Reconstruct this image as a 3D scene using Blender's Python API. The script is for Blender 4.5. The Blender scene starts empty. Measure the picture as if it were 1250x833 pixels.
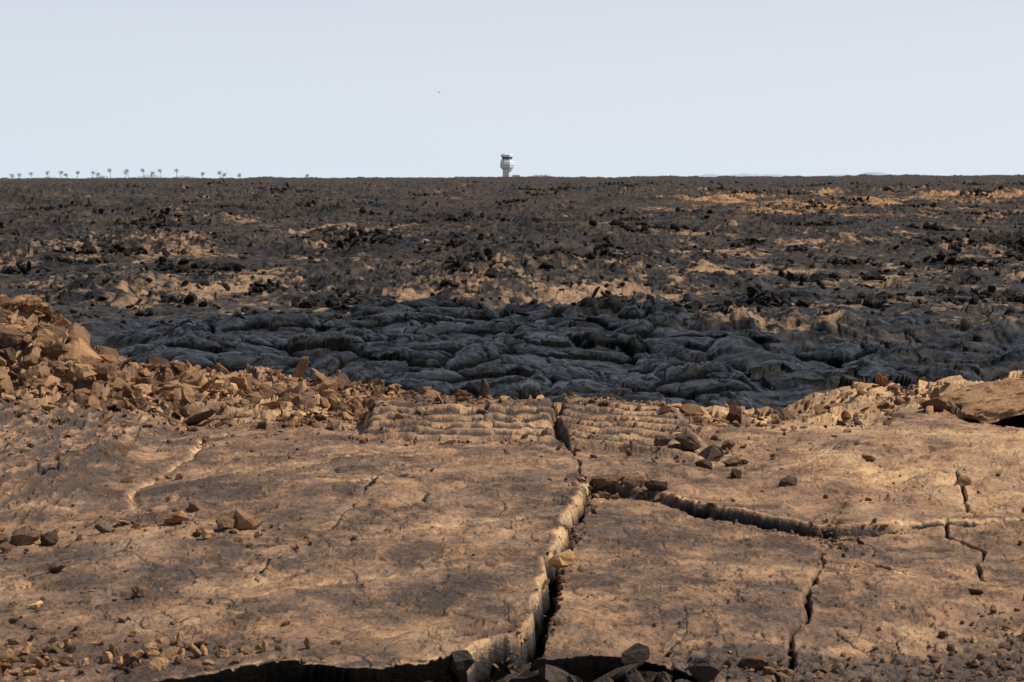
import bpy, bmesh, math, random
import numpy as np
from mathutils import Vector, Matrix
random.seed(4); RS=np.random.RandomState(7)
scene=bpy.context.scene

# ---------------------------------------------------------------- noise
P=RS.permutation(2048); P=np.concatenate([P,P,P]).astype(np.int64)
GA=RS.rand(2048)*2*np.pi; GX=np.cos(GA); GY=np.sin(GA)
R1=RS.rand(2048); R2_=RS.rand(2048); R3=RS.rand(2048); R4=RS.rand(2048); R5=RS.rand(2048)
def hsh(i,j): return P[(P[i&2047]+j)&2047]
def per(x,y,s=0):
    x=x+s*17.31+300.5; y=y+s*9.77+500.25
    xi=np.floor(x).astype(np.int64); yi=np.floor(y).astype(np.int64)
    fx=x-xi; fy=y-yi
    u=fx*fx*fx*(fx*(fx*6-15)+10); v=fy*fy*fy*(fy*(fy*6-15)+10)
    def g(i,j,a,b):
        h=hsh(i,j); return GX[h]*a+GY[h]*b
    n00=g(xi,yi,fx,fy); n10=g(xi+1,yi,fx-1,fy)
    n01=g(xi,yi+1,fx,fy-1); n11=g(xi+1,yi+1,fx-1,fy-1)
    a=n00+u*(n10-n00); b=n01+u*(n11-n01)
    return (a+v*(b-a))*1.5
def fbm(x,y,s=0,o=4,g=.5):
    r=0;a=1;f=1
    for k in range(o):
        r=r+a*per(x*f+k*5.7,y*f-k*3.1,s+k*3); a*=g; f*=2.03
    return r
def bil(x,y,s=0,o=3,g=.5):
    r=0;a=1;f=1
    for k in range(o):
        r=r+a*(1-2.2*np.abs(per(x*f,y*f,s+k*3))); a*=g; f*=2.1
    return r
def vor(x,y,s=0):
    x=x+s*13.7+300; y=y+s*5.3+400
    xi=np.floor(x).astype(np.int64); yi=np.floor(y).astype(np.int64)
    F1=np.full(x.shape,9.);F2=np.full(x.shape,9.);H1=np.zeros(x.shape,np.int64)
    DX=np.zeros(x.shape);DY=np.zeros(x.shape)
    for a in(-1,0,1):
        for b in(-1,0,1):
            h=hsh(xi+a,yi+b)
            dx=x-(xi+a+.1+.8*R1[h]); dy=y-(yi+b+.1+.8*R2_[h])
            d=np.sqrt(dx*dx+dy*dy)
            m=d<F1
            F2=np.where(m,F1,np.minimum(F2,d))
            F1=np.where(m,d,F1);H1=np.where(m,h,H1);DX=np.where(m,dx,DX);DY=np.where(m,dy,DY)
    return F1,F2,H1,DX,DY
def ss(a,b,x):
    t=np.clip((x-a)/(b-a),0,1); return t*t*(3-2*t)
def dpoly(x,y,pts,closed=False):
    d=np.full(x.shape,1e9); p=list(pts)
    if closed:p=p+[p[0]]
    for (ax,ay),(bx,by) in zip(p[:-1],p[1:]):
        ex,ey=bx-ax,by-ay
        t=np.clip(((x-ax)*ex+(y-ay)*ey)/(ex*ex+ey*ey),0,1)
        d=np.minimum(d,(x-ax-t*ex)**2+(y-ay-t*ey)**2)
    return np.sqrt(d)
def inpoly(x,y,p):
    c=np.zeros(x.shape,bool)
    for (ax,ay),(bx,by) in zip(p,p[1:]+p[:1]):
        if ay==by: continue
        c^=((ay>y)!=(by>y))&(x<(bx-ax)*(y-ay)/(by-ay)+ax)
    return c
def sd(x,y,p): return np.where(inpoly(x,y,p),1,-1)*dpoly(x,y,p,True)

# ---------------------------------------------------------------- layout in metres
C1=[(.30,12.4),(.34,11.33),(.385,10.58),(.318,9.93),(.217,9.03),(.135,8.28),(.10,7.65),(.062,7.17),(-.02,6.98),(-.137,6.86),(-.187,6.69),(-.24,6.4)]
C2=[(.385,10.55),(.675,10.23),(.968,9.88),(1.244,9.57),(1.48,9.39),(1.8,9.46),(2.1,9.46),(2.7,9.6),(5,9.9)]
C3=[(1.44,9.35),(1.35,8.9),(1.21,8.28),(1.06,7.58),(.90,6.92),(.79,6.4)]
C4=[(2.35,10.9),(2.2,9.93),(2.02,9.4),(2.09,9.03),(1.97,8.7),(1.905,8.28)]
C5=[(1.235,8.46),(1.6,8.42),(2.03,8.11),(2.6,8.0)]
C6=[(-.95,11.6),(-.77,11.33),(-.448,10.67),(-.25,10.45),(-.10,10.13),(.18,9.95)]
C7=[(-1.5,13.1),(-1.83,12.2),(-1.80,11.17),(-1.9,10.6),(-1.87,10.18),(-1.76,9.46)]
C8=[(-.62,10.9),(-.72,9.9),(-.78,9.0),(-.98,8.3),(-1.0,7.5),(-1.15,7.0)]
C9=[(1.9,11.9),(1.55,11.2),(1.0,10.9),(.7,10.7)]
C10=[(1.5,9.3),(1.62,9.0),(1.5,8.75),(1.62,8.45)]
C11=[(-3,10.1),(-2.3,9.7),(-1.75,9.45),(-1.3,9.0),(-1.0,8.75)]
LOW=C1[2:]+[(-.3,2),(6,2),(6,9.95)]+C2[::-1]
PIT=[(-1.15,6.38),(-.8,6.54),(-.5,6.56),(-.22,6.68),(-.06,6.90),(.10,7.04),(.28,7.10),(.46,7.06),(.60,6.86),(.74,6.6),(.8,6.2),(.8,2),(-1.5,2)]
CRX=[-12,-6,-4.6,-4,-3.7,-3.36,-3.04,-2.72,-2.08,-1.44,-.8,-.42,.5,1.5,2.08,2.4,2.72,3.3,4,6,12]
CRZ=[.8,.75,.6,.50,.45,.28,.14,.03,.03,-.07,-.14,-.20,-.24,-.26,-.27,-.16,-.05,-.03,-.02,.1,.2]

def Hfg(x,y):
    lx_=x+.04*fbm(x*2.2,y*2.2,1,3,.4); ly_=y+.05*fbm(x*2.2,y*2.2,2,3,.4)
    wx=lx_+.008*per(x*12,y*12,5); wy=ly_+.010*per(x*12,y*12,6)
    z=.03*fbm(x*.7,y*.5,11,3)
    z+=.10*np.exp(-((x+.75)/1.1)**2-((y-10.2)/2.6)**2)
    z+=.10*np.exp(-((x-2.6)/1.0)**2-((y-12.0)/1.3)**2)
    cr=np.interp(x+.25*per(x*1.1,y*.7,8),CRX,CRZ)
    z+=cr*ss(12.6,15.6,y)
    tan=.27+.24*fbm(x*1.6,y*1.1,21,6,.72); blk=np.zeros(x.shape)
    ml=ss(-2.0,-2.25,lx_+(y-11)*.05)*ss(9.2,10.2,y)*ss(14.0,13.0,y)
    q=(lx_-.13*ly_)*16+.7*fbm(x*1.2,y*.6,31,3,.55)
    fr=q-np.floor(q); lay=R3[(np.floor(q).astype(np.int64)*37)&2047]
    K1,K2,Kh,kx,ky=vor(lx_*4,ly_*1.6,23)
    z+=ml*(.07+.055*lay*(ss(0,.12,fr)-fr)+.05*(R4[Kh]-.5)+.02*fbm(x*6,y*4,35,3,.6))
    tan+=ml*(.14-.6*fr*lay+.3*(R5[Kh]-.5)); blk+=ml*(1.2*ss(.5,.95,fr)*lay+.7*ss(.10,0,K2-K1))
    m2=np.exp(-((wx+1.2-(y-10.6)*.55)/.85)**2-((wy-11.1)/.55)**2)
    q2=ly_*10+lx_*-5.0+.8*fbm(x*2,y*2,33,3); f2=q2-np.floor(q2)
    z+=m2*.026*(ss(0,.3,f2)-f2); blk+=m2*.7*ss(.6,1,f2); tan+=m2*.3*ss(.3,0,f2)
    q3=(y*.8+x*-.55)*6+1.2*fbm(x*.9,y*.7,37,4,.55); f3=q3-np.floor(q3); l3=R4[(np.floor(q3).astype(np.int64)*53)&2047]
    m6=ss(.35,.8,l3)*ss(.4,0,x)*ss(-.2,.2,per(x*1.1,y*.9,38))
    z+=m6*.014*(ss(0,.3,f3)-f3); blk+=m6*.5*ss(.7,1,f3); tan+=m6*.35*ss(.2,0,f3)
    e1=ly_-12.15-.12*per(x*1.2,y*.01,41)
    m3=ss(-.95,-.85,wx)*ss(.30,.25,wx)
    on3=(e1>0)&(e1<.55)
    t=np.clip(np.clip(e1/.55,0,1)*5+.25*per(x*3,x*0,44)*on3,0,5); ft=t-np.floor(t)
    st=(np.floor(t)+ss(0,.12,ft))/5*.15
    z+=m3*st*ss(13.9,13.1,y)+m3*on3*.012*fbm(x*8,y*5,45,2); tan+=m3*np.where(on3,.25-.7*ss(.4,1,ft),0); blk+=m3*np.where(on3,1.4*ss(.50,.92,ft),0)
    ly=(ly_-12.0)*.8+(lx_-.3)*.55
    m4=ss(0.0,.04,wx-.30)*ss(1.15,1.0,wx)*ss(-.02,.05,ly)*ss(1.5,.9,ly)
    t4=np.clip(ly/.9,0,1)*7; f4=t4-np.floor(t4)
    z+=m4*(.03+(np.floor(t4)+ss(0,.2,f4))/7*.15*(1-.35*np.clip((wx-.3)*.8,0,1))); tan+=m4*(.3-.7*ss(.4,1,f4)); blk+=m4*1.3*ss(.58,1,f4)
    sl=sd(lx_,ly_,LOW); wl=ss(.50,.40,x)
    drop=.045+.045*ss(7.8,6.9,y)
    z-=drop*np.where(x<.45,ss(-.012,.022,sl),ss(-.012,.045,sl))
    z+=.010*np.exp(-((sl+.02)/.03)**2)*wl
    tan+=np.exp(-((sl-.004)/.018)**2)*wl*.8
    tan+=np.exp(-((sl+.02)/.02)**2)*(1-wl)*.45
    c1=C1[2:]
    d=dpoly(lx_-.026,ly_,c1)
    wd=(.006+.012*ss(9.8,7.5,y))*(1+.7*per(y*2.3,x*0+3,9))
    z-=.15*ss(wd+.016,wd-.010,d); crk_shade=.95*ss(wd+.014,wd-.004,d)
    d=dpoly(lx_,ly_,C1[:3]); z-=.020*ss(.012,.004,d); crk_shade=np.maximum(crk_shade,.5*ss(.010,.004,d))
    vr=.6+.8*per(x*2.5,y*1.5,96)
    d=dpoly(lx_,ly_+.03,C2[:6]); z-=.035*ss(.034,.008,d)*ss(1.9,1.4,x)*np.clip(vr+.5,0,1.2); crk_shade=np.maximum(crk_shade,.62*ss(.036,.010,d)*ss(1.9,1.5,x)*np.clip(vr+.4,0,1.1))
    for C,w,dp in((C3,.009,.05),(C4,.005,.03),(C5,.004,.016),(C6,.004,.02),(C8,.002,.006),(C9,.004,.02),(C2[5:],.004,.02),(C10,.004,.02),(C11,.003,.010)):
        d=dpoly(wx,wy,C)+.006*per(x*9,y*9,3)+.012*np.maximum(0,per(x*1.9,y*1.9,97))
        z-=dp*ss(w+.012,w*.4,d); crk_shade=np.maximum(crk_shade,.75*ss(w+.006,w*.5,d))
        tan+=.2*np.exp(-(d/.04)**2)
    d=dpoly(wx,wy,C7); z-=.03*ss(.04,.0,d); tan+=1.2*np.exp(-(d/.022)**2)*(.6+.6*per(x*8,y*8,4))
    sp=sd(lx_,ly_,PIT); z-=.42*ss(-.004,.022,sp); crk_shade=np.maximum(crk_shade,1.5*ss(-.016,-.004,sp))  # pit wall and floor painted black as shade under the slab edge
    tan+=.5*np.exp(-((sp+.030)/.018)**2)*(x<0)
    hl=np.exp(-((x-3.5)/.55)**4-((y-13.2)/.5)**4); z-=.15*hl; crk_shade=np.maximum(crk_shade,1.*hl)  # hollow painted near-black to stand for shade beneath the ledge
    m5=ss(.15,.45,fbm(x*1.6+1,y*1.6,51,4)+1.1*np.exp(-((x-1.75)/.7)**2-((y-7.0)/.35)**2)+.5*np.exp(-((x-1.25)/.4)**2-((y-6.7)/.3)**2)-.15)*ss(8.3,7.2,y)*(x>.55)
    z+=m5*.022*np.abs(per(x*14,y*14,52)); blk+=m5*.5
    sk=fbm(x*1.9,y*1.5,61,6,.62); skm=ss(.05,.065,sk); z+=.008*skm; tan-=.12*skm
    sk2=fbm(x*3.1,y*2.0,66,5,.62); s2=ss(.12,.135,sk2); z+=.005*s2; tan+=.12*s2
    sk3=fbm(x*7,y*5.0,68,4,.65); s3=ss(.25,.28,sk3); z-=.003*s3; blk+=.2*s3
    fx_=x*.85-y*.5; fy_=x*.5+y*.85
    wash=ss(-.3,.9,fbm(fx_*6,fy_*2.2,88,5,.80)+.20*(1-ss(.1,.5,x))-.35*ss(1.0,2.0,x)+.2*ss(8.5,7.,y)); blk+=.42*wash
    F1,F2,Hc,DX,DY=vor(wx*1.7+.3*per(x*3,y*3,70),wy*1.2+.3*per(x*3,y*3,71),7)
    cm=ss(-.3,.1,per(x*.9,y*.9,73))
    z-=.007*ss(.014,.004,F2-F1)*cm; crk_shade=np.maximum(crk_shade,.65*ss(.012,.0,F2-F1)*cm)
    F1,F2,Hc,DX,DY=vor(wx*5,wy*3.6,9)
    up=ss(12.6,14,y); cm2=ss(.0,.4,per(x*1.3,y*1.1,74))
    z-=.004*ss(.05,.0,F2-F1)*cm2; crk_shade=np.maximum(crk_shade,.45*ss(.04,.0,F2-F1)*cm2)
    z+=up*.07*(R3[Hc]-.4)+up*(DX*(R4[Hc]-.5)+DY*(R5[Hc]-.5))*.10
    F1,F2,Hc,DX,DY=vor(wx*2.6,wy*1.9,19)
    up2=ss(12.9,14.2,y)*(1-.6*ss(1.6,2.6,x)*ss(5,3.,x))
    z+=up2*.11*(R3[Hc]-.4)+up2*(DX*(R4[Hc]-.5)+DY*(R5[Hc]-.5))*.18
    tan+=up2*.5*(R5[Hc]-.35)
    tan+=.30*ss(1.0,2.0,x)*ss(9.3,10.3,y)+.15*ss(13,14,y)
    tan+=.12*ss(-.2,-2.0,x)*ss(12.5,13.5,y)
    z+=.008*fbm(x*4,y*4,81,3)+.0034*np.abs(per(x*22,y*22,82))+.0026*per(x*45,y*45,83)
    return z,tan,np.minimum(blk,.8)+2*crk_shade

def Hpl(x,y):
    n=x.shape
    z=np.full(n,-2.4)
    wx=x+.5*per(x/3,y/3,100)+.12*per(x*1.2,y*1.2,101); wy=y+.5*per(x/3,y/3,102)+.12*per(x*1.2,y*1.2,103)
    lob=ss(.0,.3,.85-np.abs((y-43)/16)+.9*fbm(x/9,y/16,110,5,.6)-.5*ss(9,13,x*46/y)-.4*ss(-7,-11,x*46/y))
    lob=np.where(y<90,lob,0)
    z+=.30*per(x/16,y/22,120)*ss(55,80,y)+.55*per(x/55,y/70,121)*ss(60,150,y)+.9*per(x/170,y/260,122)*ss(250,700,y)
    jag=ss(.0,.45,fbm(x/22,y/30,133,3))
    z+=(.10+.45*jag)*np.maximum(0,per(x/6,y/8,123))*1.2*(1-.7*lob)
    F1,F2,Hc,DX,DY=vor(wx/2.1,wy/3.2,11)
    rough=.35+.65*ss(-.15,.35,fbm(x/11,y/18,130,3)); rough=rough*(1-lob)
    z+=rough*(.26*(R3[Hc]-.5)+.34*(DX*(R4[Hc]-.5)+DY*(R5[Hc]-.5)))
    pl=R5[Hc].copy()
    nearm=y<260
    F1=np.ones(n);F2=np.ones(n);Hc=np.zeros(n,np.int64);DX=np.zeros(n);DY=np.zeros(n)
    a=vor(wx[nearm]/.7,wy[nearm]/1.0,12)
    F1[nearm],F2[nearm],Hc[nearm],DX[nearm],DY[nearm]=a
    z+=np.where(nearm,rough*(.14*(R3[Hc]-.5)+.24*(DX*(R4[Hc]-.5)+DY*(R5[Hc]-.5))),0)
    gap=np.where(nearm,ss(.12,.0,F2-F1),0)
    pl2=np.where(nearm,R4[Hc],.5)
    z+=(1-lob)*(.10+.22*jag)*bil(x/3.2,y/4.5,135,5,.6)*(1+ss(150,500,y)*1.4)
    z+=ss(150,400,y)*.9*bil(x/13,y/16,140,3)*.5
    m=(y<72)
    L=np.zeros(n); crs=np.zeros(n)
    if m.any():
        X=x[m]+.5*per(x[m]/3,y[m]/3,100)+.40*fbm(x[m]/1.9,y[m]/2.4,151,2);Y=y[m]+.5*per(x[m]/3,y[m]/3,102)+.8*fbm(x[m]/2.,y[m]/3,152,2)
        F1,F2,h,dx,dy=vor(X/1.2,Y/2.4,13)
        e=np.clip((F2-F1)/.6,0,1); dome=np.sqrt(1-(1-e)**2+1e-6)
        l=.22*dome*(.4+.9*R3[h])+.08*(R4[h]-.5)-.05*dy+.12*dx*(R3[h]-.5)
        c=ss(.16,.0,F2-F1)*1.2
        G1,G2,h2,dx2,dy2=vor(X/.42+.2*per(X,Y,16),Y/.85,14)
        e2=np.clip((G2-G1)/.5,0,1); on=ss(.1,.3,R5[h])
        l+=on*(.095*np.sqrt(1-(1-e2)**2+1e-6)*(.3+R3[h2])+.03*(R4[h2]-.5)); c=np.maximum(c,on*ss(.14,.0,G2-G1)*.9)
        l+=.026*np.abs(np.sin(F1*24+5*per(X*.7,Y*.7,15)))*ss(.2,.4,R3[h])
        l+=.03*bil(X/.5,Y/.6,159,2,.6)
        l+=.50*np.maximum(0,per(x[m]/5.5,y[m]/9,153))+.22*per(x[m]/3,y[m]/6,155)
        J1,J2,h3,dx3,dy3=vor(wx[m]/.8,wy[m]/1.3,17); jm=ss(.18,.45,per(x[m]/4,y[m]/7,157))
        l+=jm*(.12*(R3[h3]-.5)+.26*(dx3*(R4[h3]-.5)+dy3*(R5[h3]-.5)))
        L[m]=l; crs[m]=c
    z+=lob*L
    far=ss(700,2500,y)
    z+=far*(2.2+np.clip(x/y,-.4,.4)*9.0)-ss(2700,4200,y)*14
    z+=far*(1.0*per(x/60,y/200,160)+3.2*np.maximum(0,per(x/110,y/300,161)-.1)+1.4*np.maximum(0,per(x/22,y/120,162)))
    f=.75*fbm(x/14,y/26,170,7,.74)+.45*fbm(x/2.2,y/3.5,175,4,.7)*ss(220,120,y)
    tan=.09+f+.34*np.exp(-((y-84)/28)**2)+.34*(pl-.5)+.4*(pl2-.5)-.30*ss(115,190,y)-.1-.4*gap
    org=ss(.03,.10,x/y+.05*per(x/30,y/60,171))*ss(150,200,y)*ss(620,400,y)
    tan+=org*(.80+.30*fbm(x/9,y/20,172,4))
    tan-=lob*1.4+.55*ss(52,38,y)
    blk=.33+.5*fbm(x/8,y/10,180,5,.6)+.4*(R3[Hc]-.5)*nearm+.85*lob+.35*ss(52,38,y)
    return z,tan,np.minimum(blk,1)+crs*lob+gap*(1-lob)*.9

def H(x,y):
    x=np.asarray(x,float).ravel(); y=np.asarray(y,float).ravel()
    z=np.zeros(x.shape);t=np.zeros(x.shape);b=np.zeros(x.shape)
    m=y<21
    if m.any():
        z[m],t[m],b[m]=Hfg(x[m],y[m])
    m=y>15.8
    if m.any():
        zp,tp,bp=Hpl(x[m],y[m]); 
        w=ss(15.9,20.5,y[m]); w2=ss(17,20.5,y[m])
        z[m]=z[m]*(1-w)+zp*w; t[m]=t[m]*(1-w2)+tp*w2; b[m]=b[m]*(1-w2)+bp*w2
    return z,t,b

# ---------------------------------------------------------------- terrain sheet
rows=np.concatenate([
 np.linspace(2.0,6.2,25)[:-1],
 4000/np.linspace(4000/6.2,4000/16.6,760)[:-1],
 np.linspace(16.6,30,50)[:-1],
 np.linspace(30,66,400)[:-1],
 np.geomspace(66,320,520)[:-1],
 np.geomspace(320,5200,340)])
tc=np.concatenate([np.linspace(-1.3,-.30,110)[:-1],np.linspace(-.30,.30,1250),np.linspace(.30,1.3,110)[1:]])
nr,nc=len(rows),len(tc)
Yg=np.repeat(rows[:,None],nc,1); Xg=Yg*tc[None,:]
Z=np.empty(nr*nc);T=np.empty(nr*nc);B=np.empty(nr*nc)
xf=Xg.ravel();yf=Yg.ravel()
CH=400000
for i in range(0,nr*nc,CH):
    a,b,c=H(xf[i:i+CH],yf[i:i+CH]); Z[i:i+CH]=a;T[i:i+CH]=b;B[i:i+CH]=c
co=np.stack([xf,yf,Z],1).astype(np.float32)
idx=np.arange(nr*nc).reshape(nr,nc)
q=np.stack([idx[:-1,:-1],idx[:-1,1:],idx[1:,1:],idx[1:,:-1]],-1).reshape(-1,4).astype(np.int32)
def mkmesh(name,co,faces,nper,smooth,attrs={}):
    me=bpy.data.meshes.new(name); nf=len(faces)
    me.vertices.add(len(co)); me.vertices.foreach_set("co",np.ascontiguousarray(co,dtype=np.float32).ravel())
    me.loops.add(nf*nper); me.loops.foreach_set("vertex_index",np.ascontiguousarray(faces,dtype=np.int32).ravel())
    me.polygons.add(nf); me.polygons.foreach_set("loop_start",np.arange(nf,dtype=np.int32)*nper)
    me.polygons.foreach_set("use_smooth",np.full(nf,smooth,bool))
    me.update(calc_edges=True)
    for k,v in attrs.items():
        at=me.attributes.new(k,'FLOAT','POINT'); at.data.foreach_set("value",np.ascontiguousarray(v,dtype=np.float32))
    ob=bpy.data.objects.new(name,me); scene.collection.objects.link(ob); return ob
ground=mkmesh("lava_ground",co,q,4,True,{"tanm":np.clip(T,-1,1.3),"blkm":np.clip(B,0,2)})

# ---------------------------------------------------------------- materials
def newmat(n):
    m=bpy.data.materials.new(n); m.use_nodes=True; nt=m.node_tree
    return m,nt,nt.nodes["Principled BSDF"]
class NB:
    def __init__(s,nt): s.nt=nt; s.N=nt.nodes; s.L=nt.links
    def noise(s,vec,scale,det=6,rough=.6,dist=0):
        n=s.N.new("ShaderNodeTexNoise"); n.inputs["Scale"].default_value=scale; n.inputs["Detail"].default_value=det
        n.inputs["Roughness"].default_value=rough; n.inputs["Distortion"].default_value=dist
        s.L.new(vec,n.inputs["Vector"]); return n.outputs["Fac"]
    def mr(s,v,a,b,c=0,d=1):
        n=s.N.new("ShaderNodeMapRange"); n.inputs[1].default_value=a;n.inputs[2].default_value=b;n.inputs[3].default_value=c;n.inputs[4].default_value=d
        s.L.new(v,n.inputs[0]); return n.outputs[0]
    def m(s,op,a,b,clamp=False):
        n=s.N.new("ShaderNodeMath"); n.operation=op; n.use_clamp=clamp
        for i,v in enumerate((a,b)):
            if isinstance(v,(int,float)): n.inputs[i].default_value=v
            else: s.L.new(v,n.inputs[i])
        return n.outputs[0]
    def mix(s,f,a,b,mode='MIX'):
        n=s.N.new("ShaderNodeMix"); n.data_type='RGBA'; n.blend_type=mode
        if isinstance(f,(int,float)): n.inputs[0].default_value=f
        else: s.L.new(f,n.inputs[0])
        for i,v in ((6,a),(7,b)):
            if isinstance(v,tuple): n.inputs[i].default_value=(*v,1)
            else: s.L.new(v,n.inputs[i])
        return n.outputs[2]
    def attr(s,name):
        n=s.N.new("ShaderNodeAttribute"); n.attribute_name=name; return n.outputs["Fac"]
    def bump(s,h,dist,strength=1,normal=None):
        n=s.N.new("ShaderNodeBump"); n.inputs["Distance"].default_value=dist; n.inputs["Strength"].default_value=strength
        s.L.new(h,n.inputs["Height"])
        if normal: s.L.new(normal,n.inputs["Normal"])
        return n.outputs[0]
def lava_mat(name,rock=False):
    m,nt,bs=newmat(name); b=NB(nt)
    geo=nt.nodes.new("ShaderNodeNewGeometry"); pos=geo.outputs["Position"]
    sep=nt.nodes.new("ShaderNodeSeparateXYZ"); nt.links.new(pos,sep.inputs[0]); Yp=sep.outputs[1]
    far=b.mr(Yp,17,24); near=b.m('SUBTRACT',1.0,far,True)
    nA=b.noise(pos,2.3,7,.66,.3); nB=b.noise(pos,11,4,.65); nC=b.noise(pos,60,4,.75); nD=b.noise(pos,.55,7,.72)
    tan=b.attr("tanm"); blk=b.attr("blkm")
    grit=b.m('ADD',b.m('MULTIPLY',b.m('SUBTRACT',nB,.5),1.1),b.m('MULTIPLY',b.m('SUBTRACT',nC,.5),1.3))
    t=b.m('ADD',tan,b.m('MULTIPLY',b.m('SUBTRACT',nA,.5),1.2))
    t=b.m('ADD',t,grit)
    t=b.mr(t,-.05,1.05)
    cr=nt.nodes.new("ShaderNodeValToRGB"); nt.links.new(t,cr.inputs[0]); e=cr.color_ramp.elements
    e[0].position=0;e[0].color=(.078,.051,.038,1); e[1].position=1;e[1].color=(.76,.48,.23,1)
    for p,c in((.22,(.175,.105,.064)),(.42,(.325,.182,.098)),(.68,(.50,.295,.150))):
        k=e.new(p);k.color=(*c,1)
    col=cr.outputs[0]
    g=b.mr(b.m('ADD',nA,b.m('MULTIPLY',b.m('SUBTRACT',nC,.5),.8)),.50,.62)
    col=b.mix(b.m('MULTIPLY',g,.40),col,(.150,.118,.098))
    rx=b.mr(nD,.50,.68); col=b.mix(b.m('MULTIPLY',rx,.18),col,(.40,.18,.08))
    fd=b.mix(b.mr(nA,.35,.65),(.024,.021,.019),(.120,.090,.068))
    tf=b.m('ADD',tan,b.m('MULTIPLY',b.m('SUBTRACT',nD,.5),1.6)); tf=b.m('ADD',tf,b.m('MULTIPLY',b.m('SUBTRACT',nA,.5),2.2)); tf=b.mr(tf,.40,1.02)
    ft=b.mix(b.mr(nD,.35,.65),(.25,.16,.10),(.42,.255,.135))
    orf=b.mr(Yp,140,190); ft=b.mix(b.m('MULTIPLY',orf,.7),ft,(.40,.205,.085))
    fcol=b.mix(tf,fd,ft)
    col=b.mix(far,col,fcol)
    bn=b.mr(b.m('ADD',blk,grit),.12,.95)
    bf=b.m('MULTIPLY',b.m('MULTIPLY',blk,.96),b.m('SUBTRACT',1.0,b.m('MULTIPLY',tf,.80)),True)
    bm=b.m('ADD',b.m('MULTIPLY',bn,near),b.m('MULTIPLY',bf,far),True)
    recess_shade=b.mr(blk,1.0,1.8)
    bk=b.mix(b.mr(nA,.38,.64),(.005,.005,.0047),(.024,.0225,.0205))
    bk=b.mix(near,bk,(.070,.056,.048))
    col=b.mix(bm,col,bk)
    col=b.mix(recess_shade,col,(.005,.0045,.004))  # cracks, gaps and lobe creases coloured near-black, painting in their shade
    if rock:
        r=b.attr("rnd"); col=b.mix(1.0,col,b.mix(r,(.55,.50,.45),(1.25,1.16,1.02)),'MULTIPLY')
    nt.links.new(col,bs.inputs["Base Color"])
    ro=b.mr(b.m('ADD',b.m('MULTIPLY',b.m('MULTIPLY',bm,far),.8),b.m('MULTIPLY',nA,.4)),0.1,1,.92,.32)
    nt.links.new(ro,bs.inputs["Roughness"])
    sp=b.mr(Yp,50,90,.13,.03); sp=b.m('MULTIPLY',sp,b.mr(recess_shade,0,1,1,.1)); nt.links.new(sp,bs.inputs["Specular IOR Level"])
    n1=b.bump(nB,.028,.9); n2=b.bump(nC,.010,1.,n1)
    n0=b.bump(b.m('MULTIPLY',nA,far),.30,.7,n2)
    nt.links.new(n0,bs.inputs["Normal"])
    return m
MG=lava_mat("lava_crust"); ground.data.materials.append(MG)
MR=lava_mat("lava_rock",True)

# ---------------------------------------------------------------- rocks
def hullrock(seed,flat=1.,n=16,elong=1.):
    r=random.Random(seed); bm=bmesh.new()
    for i in range(n):
        v=Vector((r.gauss(0,1),r.gauss(0,1),r.gauss(0,1)))
        v=v.normalized()*(.68+.32*r.random()**.7)
        bm.verts.new((v.x*elong,v.y,v.z*flat))
    res=bmesh.ops.convex_hull(bm,input=bm.verts)
    bmesh.ops.delete(bm,geom=list(set(g for g in res['geom_interior']+res['geom_unused'] if isinstance(g,bmesh.types.BMVert))),context='VERTS')
    bmesh.ops.subdivide_edges(bm,edges=bm.edges[:],cuts=1,use_grid_fill=True)
    for v in bm.verts:
        v.co+=Vector((r.uniform(-1,1),r.uniform(-1,1),r.uniform(-1,1)*flat))*.09
    bmesh.ops.triangulate(bm,faces=bm.faces[:])
    bm.verts.index_update()
    V=np.array([v.co[:] for v in bm.verts]); F=np.array([[v.index for v in f.verts] for f in bm.faces]); bm.free()
    return V*.55,F
ROCKS=[hullrock(i,flat=[.6,.8,.5,.35][i%4],n=18+i%14,elong=1+.3*(i%3)) for i in range(40)]
CHUNK=[hullrock(60+i,flat=[.6,.7,.8][i%3],n=18+i%12,elong=1+.3*(i%3)) for i in range(15)]
PLATES=[hullrock(100+i,flat=.18+.06*(i%3),n=18,elong=1.2+.3*(i%3)) for i in range(14)]
def scatter(name,items,shapes,tan,blk,tilt=.5,seed=0,mat=None,sink=.22):
    rr=np.random.RandomState(seed); it=np.array([(a[0],a[1],a[2]) for a in items]); 
    zz,tt,bb=H(it[:,0],it[:,1]); VS=[];FS=[];A=[];TT=[];BB=[];o=0
    for i,(x,y,s) in enumerate(it):
        V,F=shapes[rr.randint(len(shapes))]
        R=np.array(Matrix.Rotation(rr.uniform(0,6.28),3,'Z')@Matrix.Rotation(rr.normal(0,tilt),3,'X')@Matrix.Rotation(rr.normal(0,tilt),3,'Y'))
        W=(V*s*(.8+.4*rr.rand(3)))@R.T
        lo=W[:,2].min(); lift=(items[i][3] if len(items[i])>3 else 0)
        W=W+np.array([x,y,zz[i]-lo-sink*(W[:,2].max()-lo)+lift])
        VS.append(W);FS.append(F+o);o+=len(V);A.append(np.full(len(V),rr.rand()))
        TT.append(np.full(len(V),tan+rr.uniform(-.3,.3)));BB.append(np.full(len(V),np.clip(blk+rr.uniform(-.25,.25)*(blk>0),0,1)))
    ob=mkmesh(name,np.concatenate(VS),np.concatenate(FS),3,False,{"rnd":np.concatenate(A),"tanm":np.concatenate(TT),"blkm":np.concatenate(BB)})
    ob.data.materials.append(mat or MR); return ob
rr=np.random.RandomState(3)
it=[]
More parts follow.
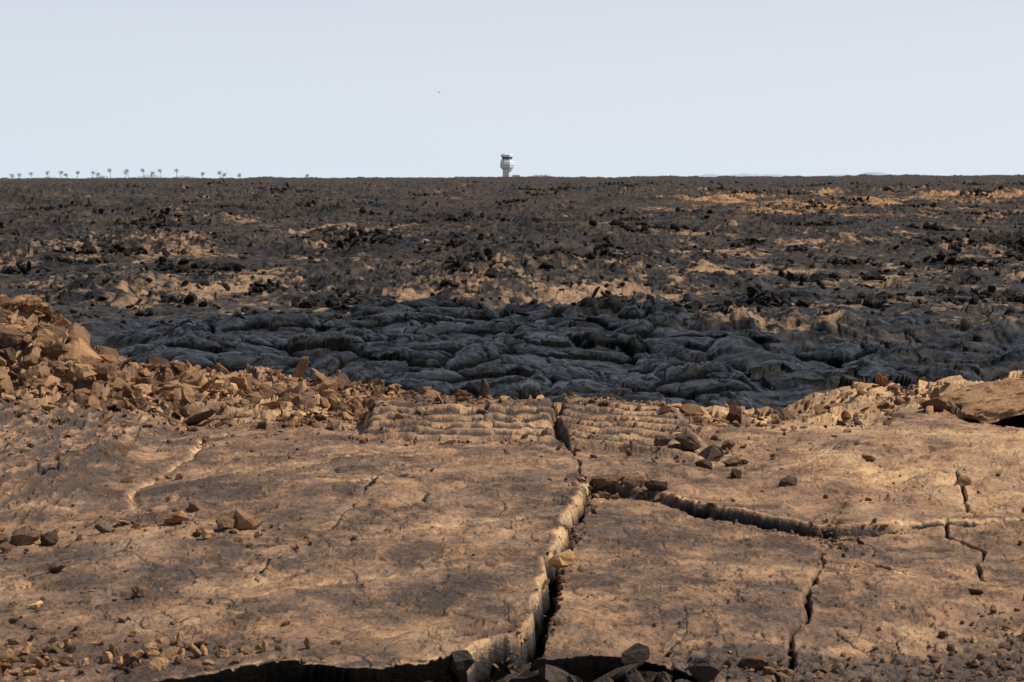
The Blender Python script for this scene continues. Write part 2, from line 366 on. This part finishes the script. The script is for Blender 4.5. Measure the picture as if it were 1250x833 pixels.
while len(it)<14000:
    x=rr.uniform(-5.5,5.0); y=rr.uniform(12.3,16.8)
    dens=.22+.78*(1/(1+math.exp((x+.3)*1.8)))
    crest=math.exp(-((y-14.7)/1.1)**2)
    if x>1.7: dens*=.5*math.exp(-((y-15.2)/.8)**2)+.35
    if rr.rand()<dens*crest*(.35+.65*(float(per(np.array([x*1.3]),np.array([y*1.1]),301)[0])>-.1)):
        s=min(.17,.014*math.exp(abs(rr.normal(0,.88)))*(1.3 if x<-2.2 else 1))
        it.append((x,y,s))
scatter("rubble_bank",it,ROCKS+PLATES,.42,.24,.6,1)
it=[(rr.normal(-3.9,.45),rr.normal(15.3,.6),rr.uniform(.06,.20),rr.uniform(0,.05)) for _ in range(230)]
it+=[(rr.normal(-1.5,.7),rr.normal(14.6,.35),rr.uniform(.05,.11),rr.uniform(0,.02)) for _ in range(90)]
it+=[(rr.normal(-3.1,.35),rr.normal(14.6,.25),rr.uniform(.15,.25),0) for _ in range(12)]
scatter("broken_slab_pile",it,CHUNK+PLATES,.45,.24,.4,2)
it=[]
for k in range(420):
    j=rr.randint(2,len(C1)-2); f=rr.rand(); a=C1[j];b_=C1[j+1]
    it.append((a[0]+(b_[0]-a[0])*f+.045+rr.normal(0,.022),a[1]+(b_[1]-a[1])*f,.014*math.exp(rr.normal(0,.55))))
for k in range(160):
    j=rr.randint(0,5); f=rr.rand(); a=C2[j];b_=C2[j+1]
    it.append((a[0]+(b_[0]-a[0])*f+rr.normal(0,.03),a[1]+(b_[1]-a[1])*f-.04+rr.normal(0,.02),.012*math.exp(rr.normal(0,.5))))
for cx,cy,sx,sy,n,s in((-1.7,9.0,.5,.25,60,.016),(-1.2,8.7,.3,.25,40,.016),(-1.75,7.3,.3,.35,90,.016),(-1.6,6.75,.5,.15,150,.018),(.50,10.42,.12,.10,120,.02),
    (1.5,6.85,.45,.18,300,.015),(1.85,7.2,.25,.22,150,.015),(1.9,10.2,.6,.7,50,.014),(1.45,9.2,.05,.2,140,.013),(-2.4,8.6,.4,.4,60,.018),(1.0,12.0,.5,.4,120,.022),(-.5,12.05,.6,.1,90,.018),
    (.9,6.8,.12,.25,90,.015),(0,8.5,1.6,1.5,160,.008),(2.0,7.6,.3,.3,60,.012),(-.6,13.3,1.5,.3,300,.022),(.8,13.2,.8,.3,260,.022),(-2.5,11.5,.5,1.2,220,.02)):
    for _ in range(n): it.append((rr.normal(cx,sx),rr.normal(cy,sy),s*math.exp(rr.normal(0,.5))))
scatter("loose_pebbles",it,ROCKS,.28,.3,.6,3)
ST=[(-1.60,9.66,.085,.5,0),(-1.45,9.35,.065,.25,.3),(-1.49,9.05,.085,.6,0),(-1.30,8.72,.07,.5,0),(-1.165,8.95,.11,.2,.5),(-1.24,8.9,.08,.3,.4),
(-1.79,9.0,.06,.2,.4),(-2.1,8.85,.13,.2,.5),(-2.22,8.8,.10,.35,.3),(-2.0,8.85,.09,.2,.5),(-.22,8.42,.05,.45,.1),(-1.74,7.5,.06,.9,0),(-1.38,7.62,.045,.2,.4),(-1.8,8.1,.06,.35,.3),
(.86,11.75,.10,.1,.55),(1.0,11.65,.12,.1,.65),(1.12,11.55,.13,.1,.65),(1.22,11.35,.10,.1,.6),(1.05,11.25,.07,.2,.4),(1.42,10.5,.10,.1,.6),(1.2,10.9,.08,.2,.4),(1.26,11.95,.08,.2,.4),
(.50,10.44,.10,.1,.4),(.62,10.32,.11,.1,.4),(.45,10.25,.06,.2,.4),(.56,10.5,.07,.2,.4),(.72,10.2,.09,.15,.4),(-1.41,13.3,.11,.8,0),(2.3,10.4,.05,.3,.3),(1.95,11.2,.06,.4,.3)]
for i,(x,y,s,t,bk) in enumerate(ST):
    scatter("lava_stone",[(x,y,s*1.05)],CHUNK,t+.05,bk,.25,50+i,sink=.15)
scatter("pale_stone",[(.205,8.33,.10)],CHUNK,1.4,0,.3,93,sink=-.3)
it=[(rr.uniform(-.45,.75),rr.uniform(6.2,7.1),rr.uniform(.06,.16)) for _ in range(420)]
zz,_,_=H([a[0] for a in it],[a[1] for a in it])
it=[(a[0],a[1],a[2],rr.uniform(.18,.36)) for a,z_ in zip(it,zz) if z_<-.35 and a[0]>-.3]
scatter("black_lava_blocks",it,ROCKS,-.3,.95,.8,5)
it=[(-1.3+rr.normal(0,.3),6.72+rr.normal(0,.1),rr.uniform(.02,.06)) for _ in range(60)]
scatter("lava_debris",it,ROCKS,.45,.1,.8,6)
it=[]
cl=[(4.3,61,1.5),(3.0,60,.9),(-8.4,114,2.6),(2.7,102,1.8),(15.4,93,1.4),(24.6,108,3.2),(-5.4,63,1.3),(-19,97,2.4),(4.9,97,1.4),(-.75,75,1.3),(18.6,88,2.2),(-2,107,2.),(-13,85,1.7),(9,140,3),(-26,150,3),(-4,170,4)]
for _ in range(150):
    y=62*math.exp(rr.rand()*2.6); cl.append((rr.uniform(-.3,.3)*y,y,rr.uniform(.4,1.5)*(y/90)**.7))
for cx,cy,r in cl:
    for _ in range(int(26*r**.6)+8):
        it.append((cx+rr.normal(0,r*.6),cy+rr.normal(0,r*.8),rr.uniform(.10,.38)*(1+.1*r)*(.6+.4*(cy/90)**.6),rr.uniform(0,.06*r)))
scatter("jagged_lava_blocks",it,ROCKS+PLATES,.05,.8,.6,8)
it=[]
for _ in range(9000):
    y=52*math.exp(rr.rand()*3.0); it.append((rr.uniform(-.32,.32)*y,y,rr.uniform(.07,.28)*(.7+.3*y/90)))
scatter("scattered_field_rocks",it,ROCKS+PLATES,.1,.6,.5,9)

# ---------------------------------------------------------------- overhanging ledge on the right
def ledge():
    bm=bmesh.new(); bmesh.ops.create_cube(bm,size=1)
    bmesh.ops.subdivide_edges(bm,edges=bm.edges[:],cuts=44,use_grid_fill=True)
    V=np.array([v.co[:] for v in bm.verts])
    p=V.copy()
    k=(np.abs(p)**8).sum(1)**(1/8); p=p/k[:,None]*.5
    ex,ey,ez=1.7,1.2,.065
    x=p[:,0]*ex;y=p[:,1]*ey;z=p[:,2]*ez
    c1,c2,ch,cdx,cdy=vor(x*2.6,y*2.6,21)
    z=z+.025*fbm(x*2,y*2,200,3)+.008*fbm(x*9,y*9+z*9,201,3)-.16*(x<0)*np.abs(x)**2-.015*ss(.06,0,c2-c1)*(z>0)
    x=x+.10*fbm(y*4,z*5,202,3); y=y+.10*fbm(x*4,z*5,203,4)
    for v,a,b_,c in zip(bm.verts,x,y,z): v.co=(a,b_,c)
    me=bpy.data.meshes.new("overhanging_ledge"); bm.to_mesh(me); bm.free()
    for kx,val in(("tanm",.5),("blkm",0.),("rnd",.5)):
        at=me.attributes.new(kx,'FLOAT','POINT'); at.data.foreach_set("value",np.full(len(me.vertices),val,np.float32))
    ob=bpy.data.objects.new("overhanging_ledge",me); scene.collection.objects.link(ob)
    zz,_,_=H([2.8],[13.4]); ob.location=(3.80,13.55,zz[0]+.135); ob.rotation_euler=(math.radians(1),math.radians(-2),.08)
    me.materials.append(MR)
    scatter("ledge_support_stones",[(3.0,13.95,.25),(3.2,13.95,.3),(3.45,14.05,.3),(3.7,14.0,.35),(3.95,14,.35),(4.2,13.8,.3),(4.3,13.3,.25),(3.55,14.1,.3)],CHUNK,.1,.6,.3,12)
ledge()

# ---------------------------------------------------------------- simple materials
def simple(name,c,rough=.6,var=.15,sc=2.):
    m,nt,bs=newmat(name); b=NB(nt); tcn=nt.nodes.new("ShaderNodeNewGeometry")
    n=b.noise(tcn.outputs["Position"],sc,5,.6)
    col=b.mix(n,tuple(v*(1-var) for v in c),tuple(min(1,v*(1+var)) for v in c)); nt.links.new(col,bs.inputs["Base Color"])
    bs.inputs["Roughness"].default_value=rough; return m
MW=simple("white_painted_concrete",(.86,.84,.80),.6,.04,.4); MGl=simple("dark_glass",(.05,.06,.07),.15,.1); MGr=simple("grey_metal",(.45,.45,.45),.5)
MTr=simple("palm_trunk",(.26,.24,.21),.9); MFr=simple("palm_fronds",(.20,.22,.17),.7,.3,.5); MSh=simple("shrub_leaves",(.24,.27,.20),.8,.3,.3); MHl=simple("distant_hill",(.36,.40,.47),1,.04,.01)  # palm colours lightened, distance haze put into the paint
MBd=simple("bird_feathers",(.10,.09,.08),.8)

# ---------------------------------------------------------------- control tower
TY=2600.; TX=(-6/2500)*TY
tz=max(H([TX],[TY])[0][0]+.3,1.2)
tower=bpy.data.objects.new("control_tower",None); scene.collection.objects.link(tower); tower.location=(TX,TY,tz); tower.scale=(1.12,1.12,1.15)
def lathe(name,prof,mat,parent,n=8,loc=(0,0,0),rot=math.pi/8,smooth=False):
    bm=bmesh.new(); rings=[]
    for r,z in prof: rings.append([bm.verts.new((r*math.cos(rot+2*math.pi*i/n),r*math.sin(rot+2*math.pi*i/n),z)) for i in range(n)])
    for a,b_ in zip(rings,rings[1:]):
        for i in range(n): bm.faces.new((a[i],a[(i+1)%n],b_[(i+1)%n],b_[i]))
    bm.faces.new(rings[0][::-1]); bm.faces.new(rings[-1])
    me=bpy.data.meshes.new(name); bm.to_mesh(me); bm.free(); me.materials.append(mat)
    ob=bpy.data.objects.new(name,me); scene.collection.objects.link(ob); ob.parent=parent; ob.location=loc; return ob
def box(name,s,loc,mat,parent,rz=0):
    bm=bmesh.new(); bmesh.ops.create_cube(bm,size=1); bmesh.ops.scale(bm,vec=s,verts=bm.verts); bmesh.ops.bevel(bm,geom=bm.edges[:],offset=min(s)*.08,segments=1)
    me=bpy.data.meshes.new(name); bm.to_mesh(me); bm.free(); me.materials.append(mat)
    ob=bpy.data.objects.new(name,me); scene.collection.objects.link(ob); ob.parent=parent; ob.location=loc; ob.rotation_euler=(0,0,rz); return ob
lathe("shaft",[(5.6,-8),(5.4,7.0),(5.6,8.6),(7.6,10.2)],MW,tower)
lathe("upper_floors",[(7.9,10.2),(8.4,11),(8.4,14.2),(8.1,17.4),(7.4,18.4)],MW,tower)
lathe("floor_window_band",[(8.2,12.8),(8.50,12.82),(8.47,13.2),(8.1,13.22)],MGl,tower)
lathe("balcony",[(6.9,18.42),(7.2,18.9),(7.5,18.9),(7.5,19.9),(7.2,19.9),(7.2,19.0)],MW,tower)
lathe("cab_windows",[(5.4,19.2),(5.5,19.9),(6.2,22.2),(6.0,22.25)],MGl,tower)
for i in range(8):
    a=math.pi/8+i*math.pi/4
    me=box("cab_mullion_%d"%(i+1),(.5,.5,2.6),(5.95*math.cos(a),5.95*math.sin(a),21.0),MW,tower,a); me.rotation_euler=(0,math.radians(16),a)
lathe("cab_roof",[(6.6,22.27),(7.6,22.7),(7.6,25.0),(6.6,25.8)],MW,tower)
for i,(x,y,h) in enumerate(((-4,0,2.6),(-1.5,1,1.8),(2,0,2.9),(4.2,-1,2.0))): lathe("antenna_%d"%(i+1),[(.2,25.5),(.1,25.6+h)],MGr,tower,6,(x,y,0))
for k in range(4):
    box("shaft_window_%d"%(k+1),(1.0,.3,1.5),((k%2-.5)*2.4,-5.05,1.5+1.6*k),MGl,tower)
box("annex_block",(9,8,3.0),(10,3,1.2),MW,tower)

# ---------------------------------------------------------------- palms on the skyline (one distant row)
VS=[];FS=[];MI=[]
def addq(a,b,c,d,mi):
    o=len(VS); VS.extend([a,b,c,d]); FS.append((o,o+1,o+2,o+3)); MI.append(mi)
pr=random.Random(5); pu=[(14,3),(37,6),(57,6.5),(74,7),(81,4.5),(96,7.5),(114,7),(119,5),(136,9),(152,7),(158,9),(177,8.5),(186,5.5),(195,8),(217,7.5),(245,5),(267,7.5),(272,5),(291,4.5),(373,4),(25,4)]
px=[];py=[]
for u,hh in pu: y0=2450+pr.uniform(-60,60); py.append(y0); px.append((u+pr.uniform(-2,2)-625)/2500*y0)
pz=H(px,py)[0]
for (u,hh),x0,y0,z0 in zip(pu,px,py,pz):
    hgt=hh*.95+2.8; z0=z0-.6
    bx=pr.uniform(-1.6,1.6)
    N=7; pts=[Vector((x0+bx*(t/N)**2,y0,z0+hgt*t/N)) for t in range(N+1)]
    for t in range(N):
        r0=.34-.16*t/N; r1=.34-.16*(t+1)/N
        for k in range(6):
            a=k*math.pi/3;b2=(k+1)*math.pi/3
            addq(pts[t]+Vector((r0*math.cos(a),r0*math.sin(a),0)),pts[t]+Vector((r0*math.cos(b2),r0*math.sin(b2),0)),pts[t+1]+Vector((r1*math.cos(b2),r1*math.sin(b2),0)),pts[t+1]+Vector((r1*math.cos(a),r1*math.sin(a),0)),0)
    top=pts[-1]
    for f in range(22):
        a=f*2.399+pr.uniform(-.3,.3); up=pr.uniform(-.9,1.3); L=pr.uniform(3.2,5.4)
        d=Vector((math.cos(a),math.sin(a),0)); prev=top; dirz=up
        side=Vector((-d.y,d.x,0)); dr=pr.uniform(.25,.5)
        for sgm in range(7):
            w=(.8*math.sin(math.pi*(sgm+.8)/8))
            step=(d+Vector((0,0,dirz))).normalized()*L/7; nx=prev+step; dirz-=dr
            for sg in(-1,1):
                tip=(prev+nx)/2+side*sg*w+Vector((0,0,-.45*w))+step*.4
                addq(prev,prev+step*.62,tip+step*.2,tip,1)
            prev=nx
me=bpy.data.meshes.new("palm_trees"); me.from_pydata([tuple(v) for v in VS],[],FS); me.materials.append(MTr); me.materials.append(MFr)
me.polygons.foreach_set("material_index",MI); ob=bpy.data.objects.new("palm_trees",me); scene.collection.objects.link(ob)

VS=[];FS=[];MI=[]
cl=[]
for u,w,hh in((183,15,4.0),(120,26,2.2),(60,26,2.0),(230,18,2.2),(560,16,1.3),(660,16,2.0),(15,20,1.4)):
    y0=2430; x0=(u-625)/2500*y0
    for _ in range(int(w*30)):
        x=x0+pr.gauss(0,w*.5); e=max(0,1-((x-x0)/(w*1.2))**2); cl.append((x,y0+pr.uniform(-6,6),hh,e))
cz=H([c[0] for c in cl],[c[1] for c in cl])[0]
for (x,y,hh,e),z0 in zip(cl,cz):
    z=z0-.3+pr.random()*hh*(.4+.6*e)*(.7+.6*pr.random()); s=pr.uniform(.2,.55)
    a=Vector((pr.gauss(0,1),pr.gauss(0,1),pr.gauss(0,1))).normalized()*s; b2=Vector((pr.gauss(0,1),pr.gauss(0,1),pr.gauss(0,1))).normalized()*s; c=Vector((x,y,z))
    addq(c-a,c-b2,c+a,c+b2,0)
me=bpy.data.meshes.new("shrubs"); me.from_pydata([tuple(v) for v in VS],[],FS); me.materials.append(MSh)
ob=bpy.data.objects.new("shrubs",me); scene.collection.objects.link(ob)

# ---------------------------------------------------------------- distant hills
def hill(name,u0,u1,peaks,y0=9000):
    xs=np.linspace((u0-625)/2500*y0,(u1-625)/2500*y0,160); V=[];F=[]
    for j in range(12):
        yy=y0+j*90
        w=math.sin(math.pi*j/11)
        for x in xs:
            u=x/y0*2500+625; h=0
            for (pu_,pw,ph) in peaks: h+=ph*math.exp(-((u-pu_)/pw)**2)
            h*=(1+.12*math.sin(u*.9)+.08*math.sin(u*2.3)); V.append((x,yy,-12+(h*3.6+19)*w))
    n=len(xs)
    for j in range(11):
        for i in range(n-1): F.append((j*n+i,j*n+i+1,(j+1)*n+i+1,(j+1)*n+i))
    me=bpy.data.meshes.new(name); me.from_pydata(V,[],F); me.materials.append(MHl)
    for p in me.polygons:p.use_smooth=True
    ob=bpy.data.objects.new(name,me); scene.collection.objects.link(ob)
hill("distant_hills",820,1180,[(880,14,3.0),(925,22,3.2),(965,20,2.4),(1050,20,2.4),(1092,16,5.5)])

# ---------------------------------------------------------------- bird
def bird():
    me=bpy.data.meshes.new("bird"); bm=bmesh.new(); rings=[]
    for x,r in((-.42,.01),(-.3,.05),(-.1,.09),(.1,.10),(.25,.07),(.33,.055),(.40,.05),(.46,.015),(.53,.004)):
        rings.append([bm.verts.new((x,r*math.cos(a),r*math.sin(a)*.9)) for a in[k*math.pi/4 for k in range(8)]])
    for a,b_ in zip(rings,rings[1:]):
        for i in range(8): bm.faces.new((a[i],a[(i+1)%8],b_[(i+1)%8],b_[i]))
    for s in(-1,1):
        w=[((.2,.05,.04),(-.08,.05,.04)),((.24,.35,.16),(-.04,.35,.15)),((.14,.7,.17),(-.08,.68,.16)),((-.06,1.0,.08),(-.12,.98,.08))]
        vv=[(bm.verts.new((a[0],a[1]*s,a[2])),bm.verts.new((b_[0],b_[1]*s,b_[2]))) for a,b_ in w]
        for p,q_ in zip(vv,vv[1:]): bm.faces.new((p[0],q_[0],q_[1],p[1]))
    t=[bm.verts.new(c) for c in((-.3,.04,0),(-.3,-.04,0),(-.66,-.14,0),(-.66,.14,0))]; bm.faces.new(t)
    bm.to_mesh(me); bm.free(); me.materials.append(MBd)
    ob=bpy.data.objects.new("bird",me); scene.collection.objects.link(ob)
    ob.location=(-8.9,250,1.6+104/2500*250); ob.rotation_euler=(math.radians(20),math.radians(-5),math.radians(100)); ob.scale=(.8,.8,.8)
bird()

# ---------------------------------------------------------------- light
EL,AZ=math.radians(54),math.radians(89)
w=bpy.data.worlds.new("World"); scene.world=w; w.use_nodes=True; nt=w.node_tree; bg=nt.nodes["Background"]; nb=NB(nt)
sky=nt.nodes.new("ShaderNodeTexSky"); sky.sky_type='NISHITA'; sky.sun_disc=False; sky.sun_elevation=EL; sky.sun_rotation=AZ
sky.air_density=1.0; sky.dust_density=.6; sky.ozone_density=1.0; sky.altitude=10
tcw=nt.nodes.new("ShaderNodeTexCoord"); sp=nt.nodes.new("ShaderNodeSeparateXYZ"); nt.links.new(tcw.outputs["Generated"],sp.inputs[0])
hz=nb.mr(sp.outputs[2],.0,.40,.94,.0)
tint=nb.mix(nb.mr(sp.outputs[2],0,.09),(7.05,8.0,8.95),(7.45,7.72,8.8))
tint2=nb.mix(nb.mr(sp.outputs[0],-.25,.25),tint,(8.2,8.4,9.1)); 
tint=nb.mix(.5,tint,tint2)
mx=nb.mix(hz,sky.outputs[0],tint)
nt.links.new(mx,bg.inputs[0]); bg.inputs[1].default_value=.10
sun=bpy.data.lights.new("sun",'SUN'); sun.energy=4.9; sun.angle=math.radians(.6); sun.color=(1,.935,.84)
so=bpy.data.objects.new("sun",sun); scene.collection.objects.link(so)
d=Vector((math.sin(AZ)*math.cos(EL),math.cos(AZ)*math.cos(EL),math.sin(EL))); so.rotation_euler=d.to_track_quat('Z','Y').to_euler()
# ---------------------------------------------------------------- camera
cam=bpy.data.cameras.new("camera"); cam.lens=72; cam.sensor_width=36; cam.shift_y=-(416.5-217)/1250; cam.clip_end=30000; cam.clip_start=.1
cam.dof.use_dof=True; cam.dof.focus_distance=16; cam.dof.aperture_fstop=14
co_=bpy.data.objects.new("camera",cam); scene.collection.objects.link(co_); co_.location=(0,0,1.6); co_.rotation_euler=(math.radians(90),0,0); scene.camera=co_
scene.view_settings.view_transform='Standard'; scene.view_settings.look='None'; scene.view_settings.exposure=0
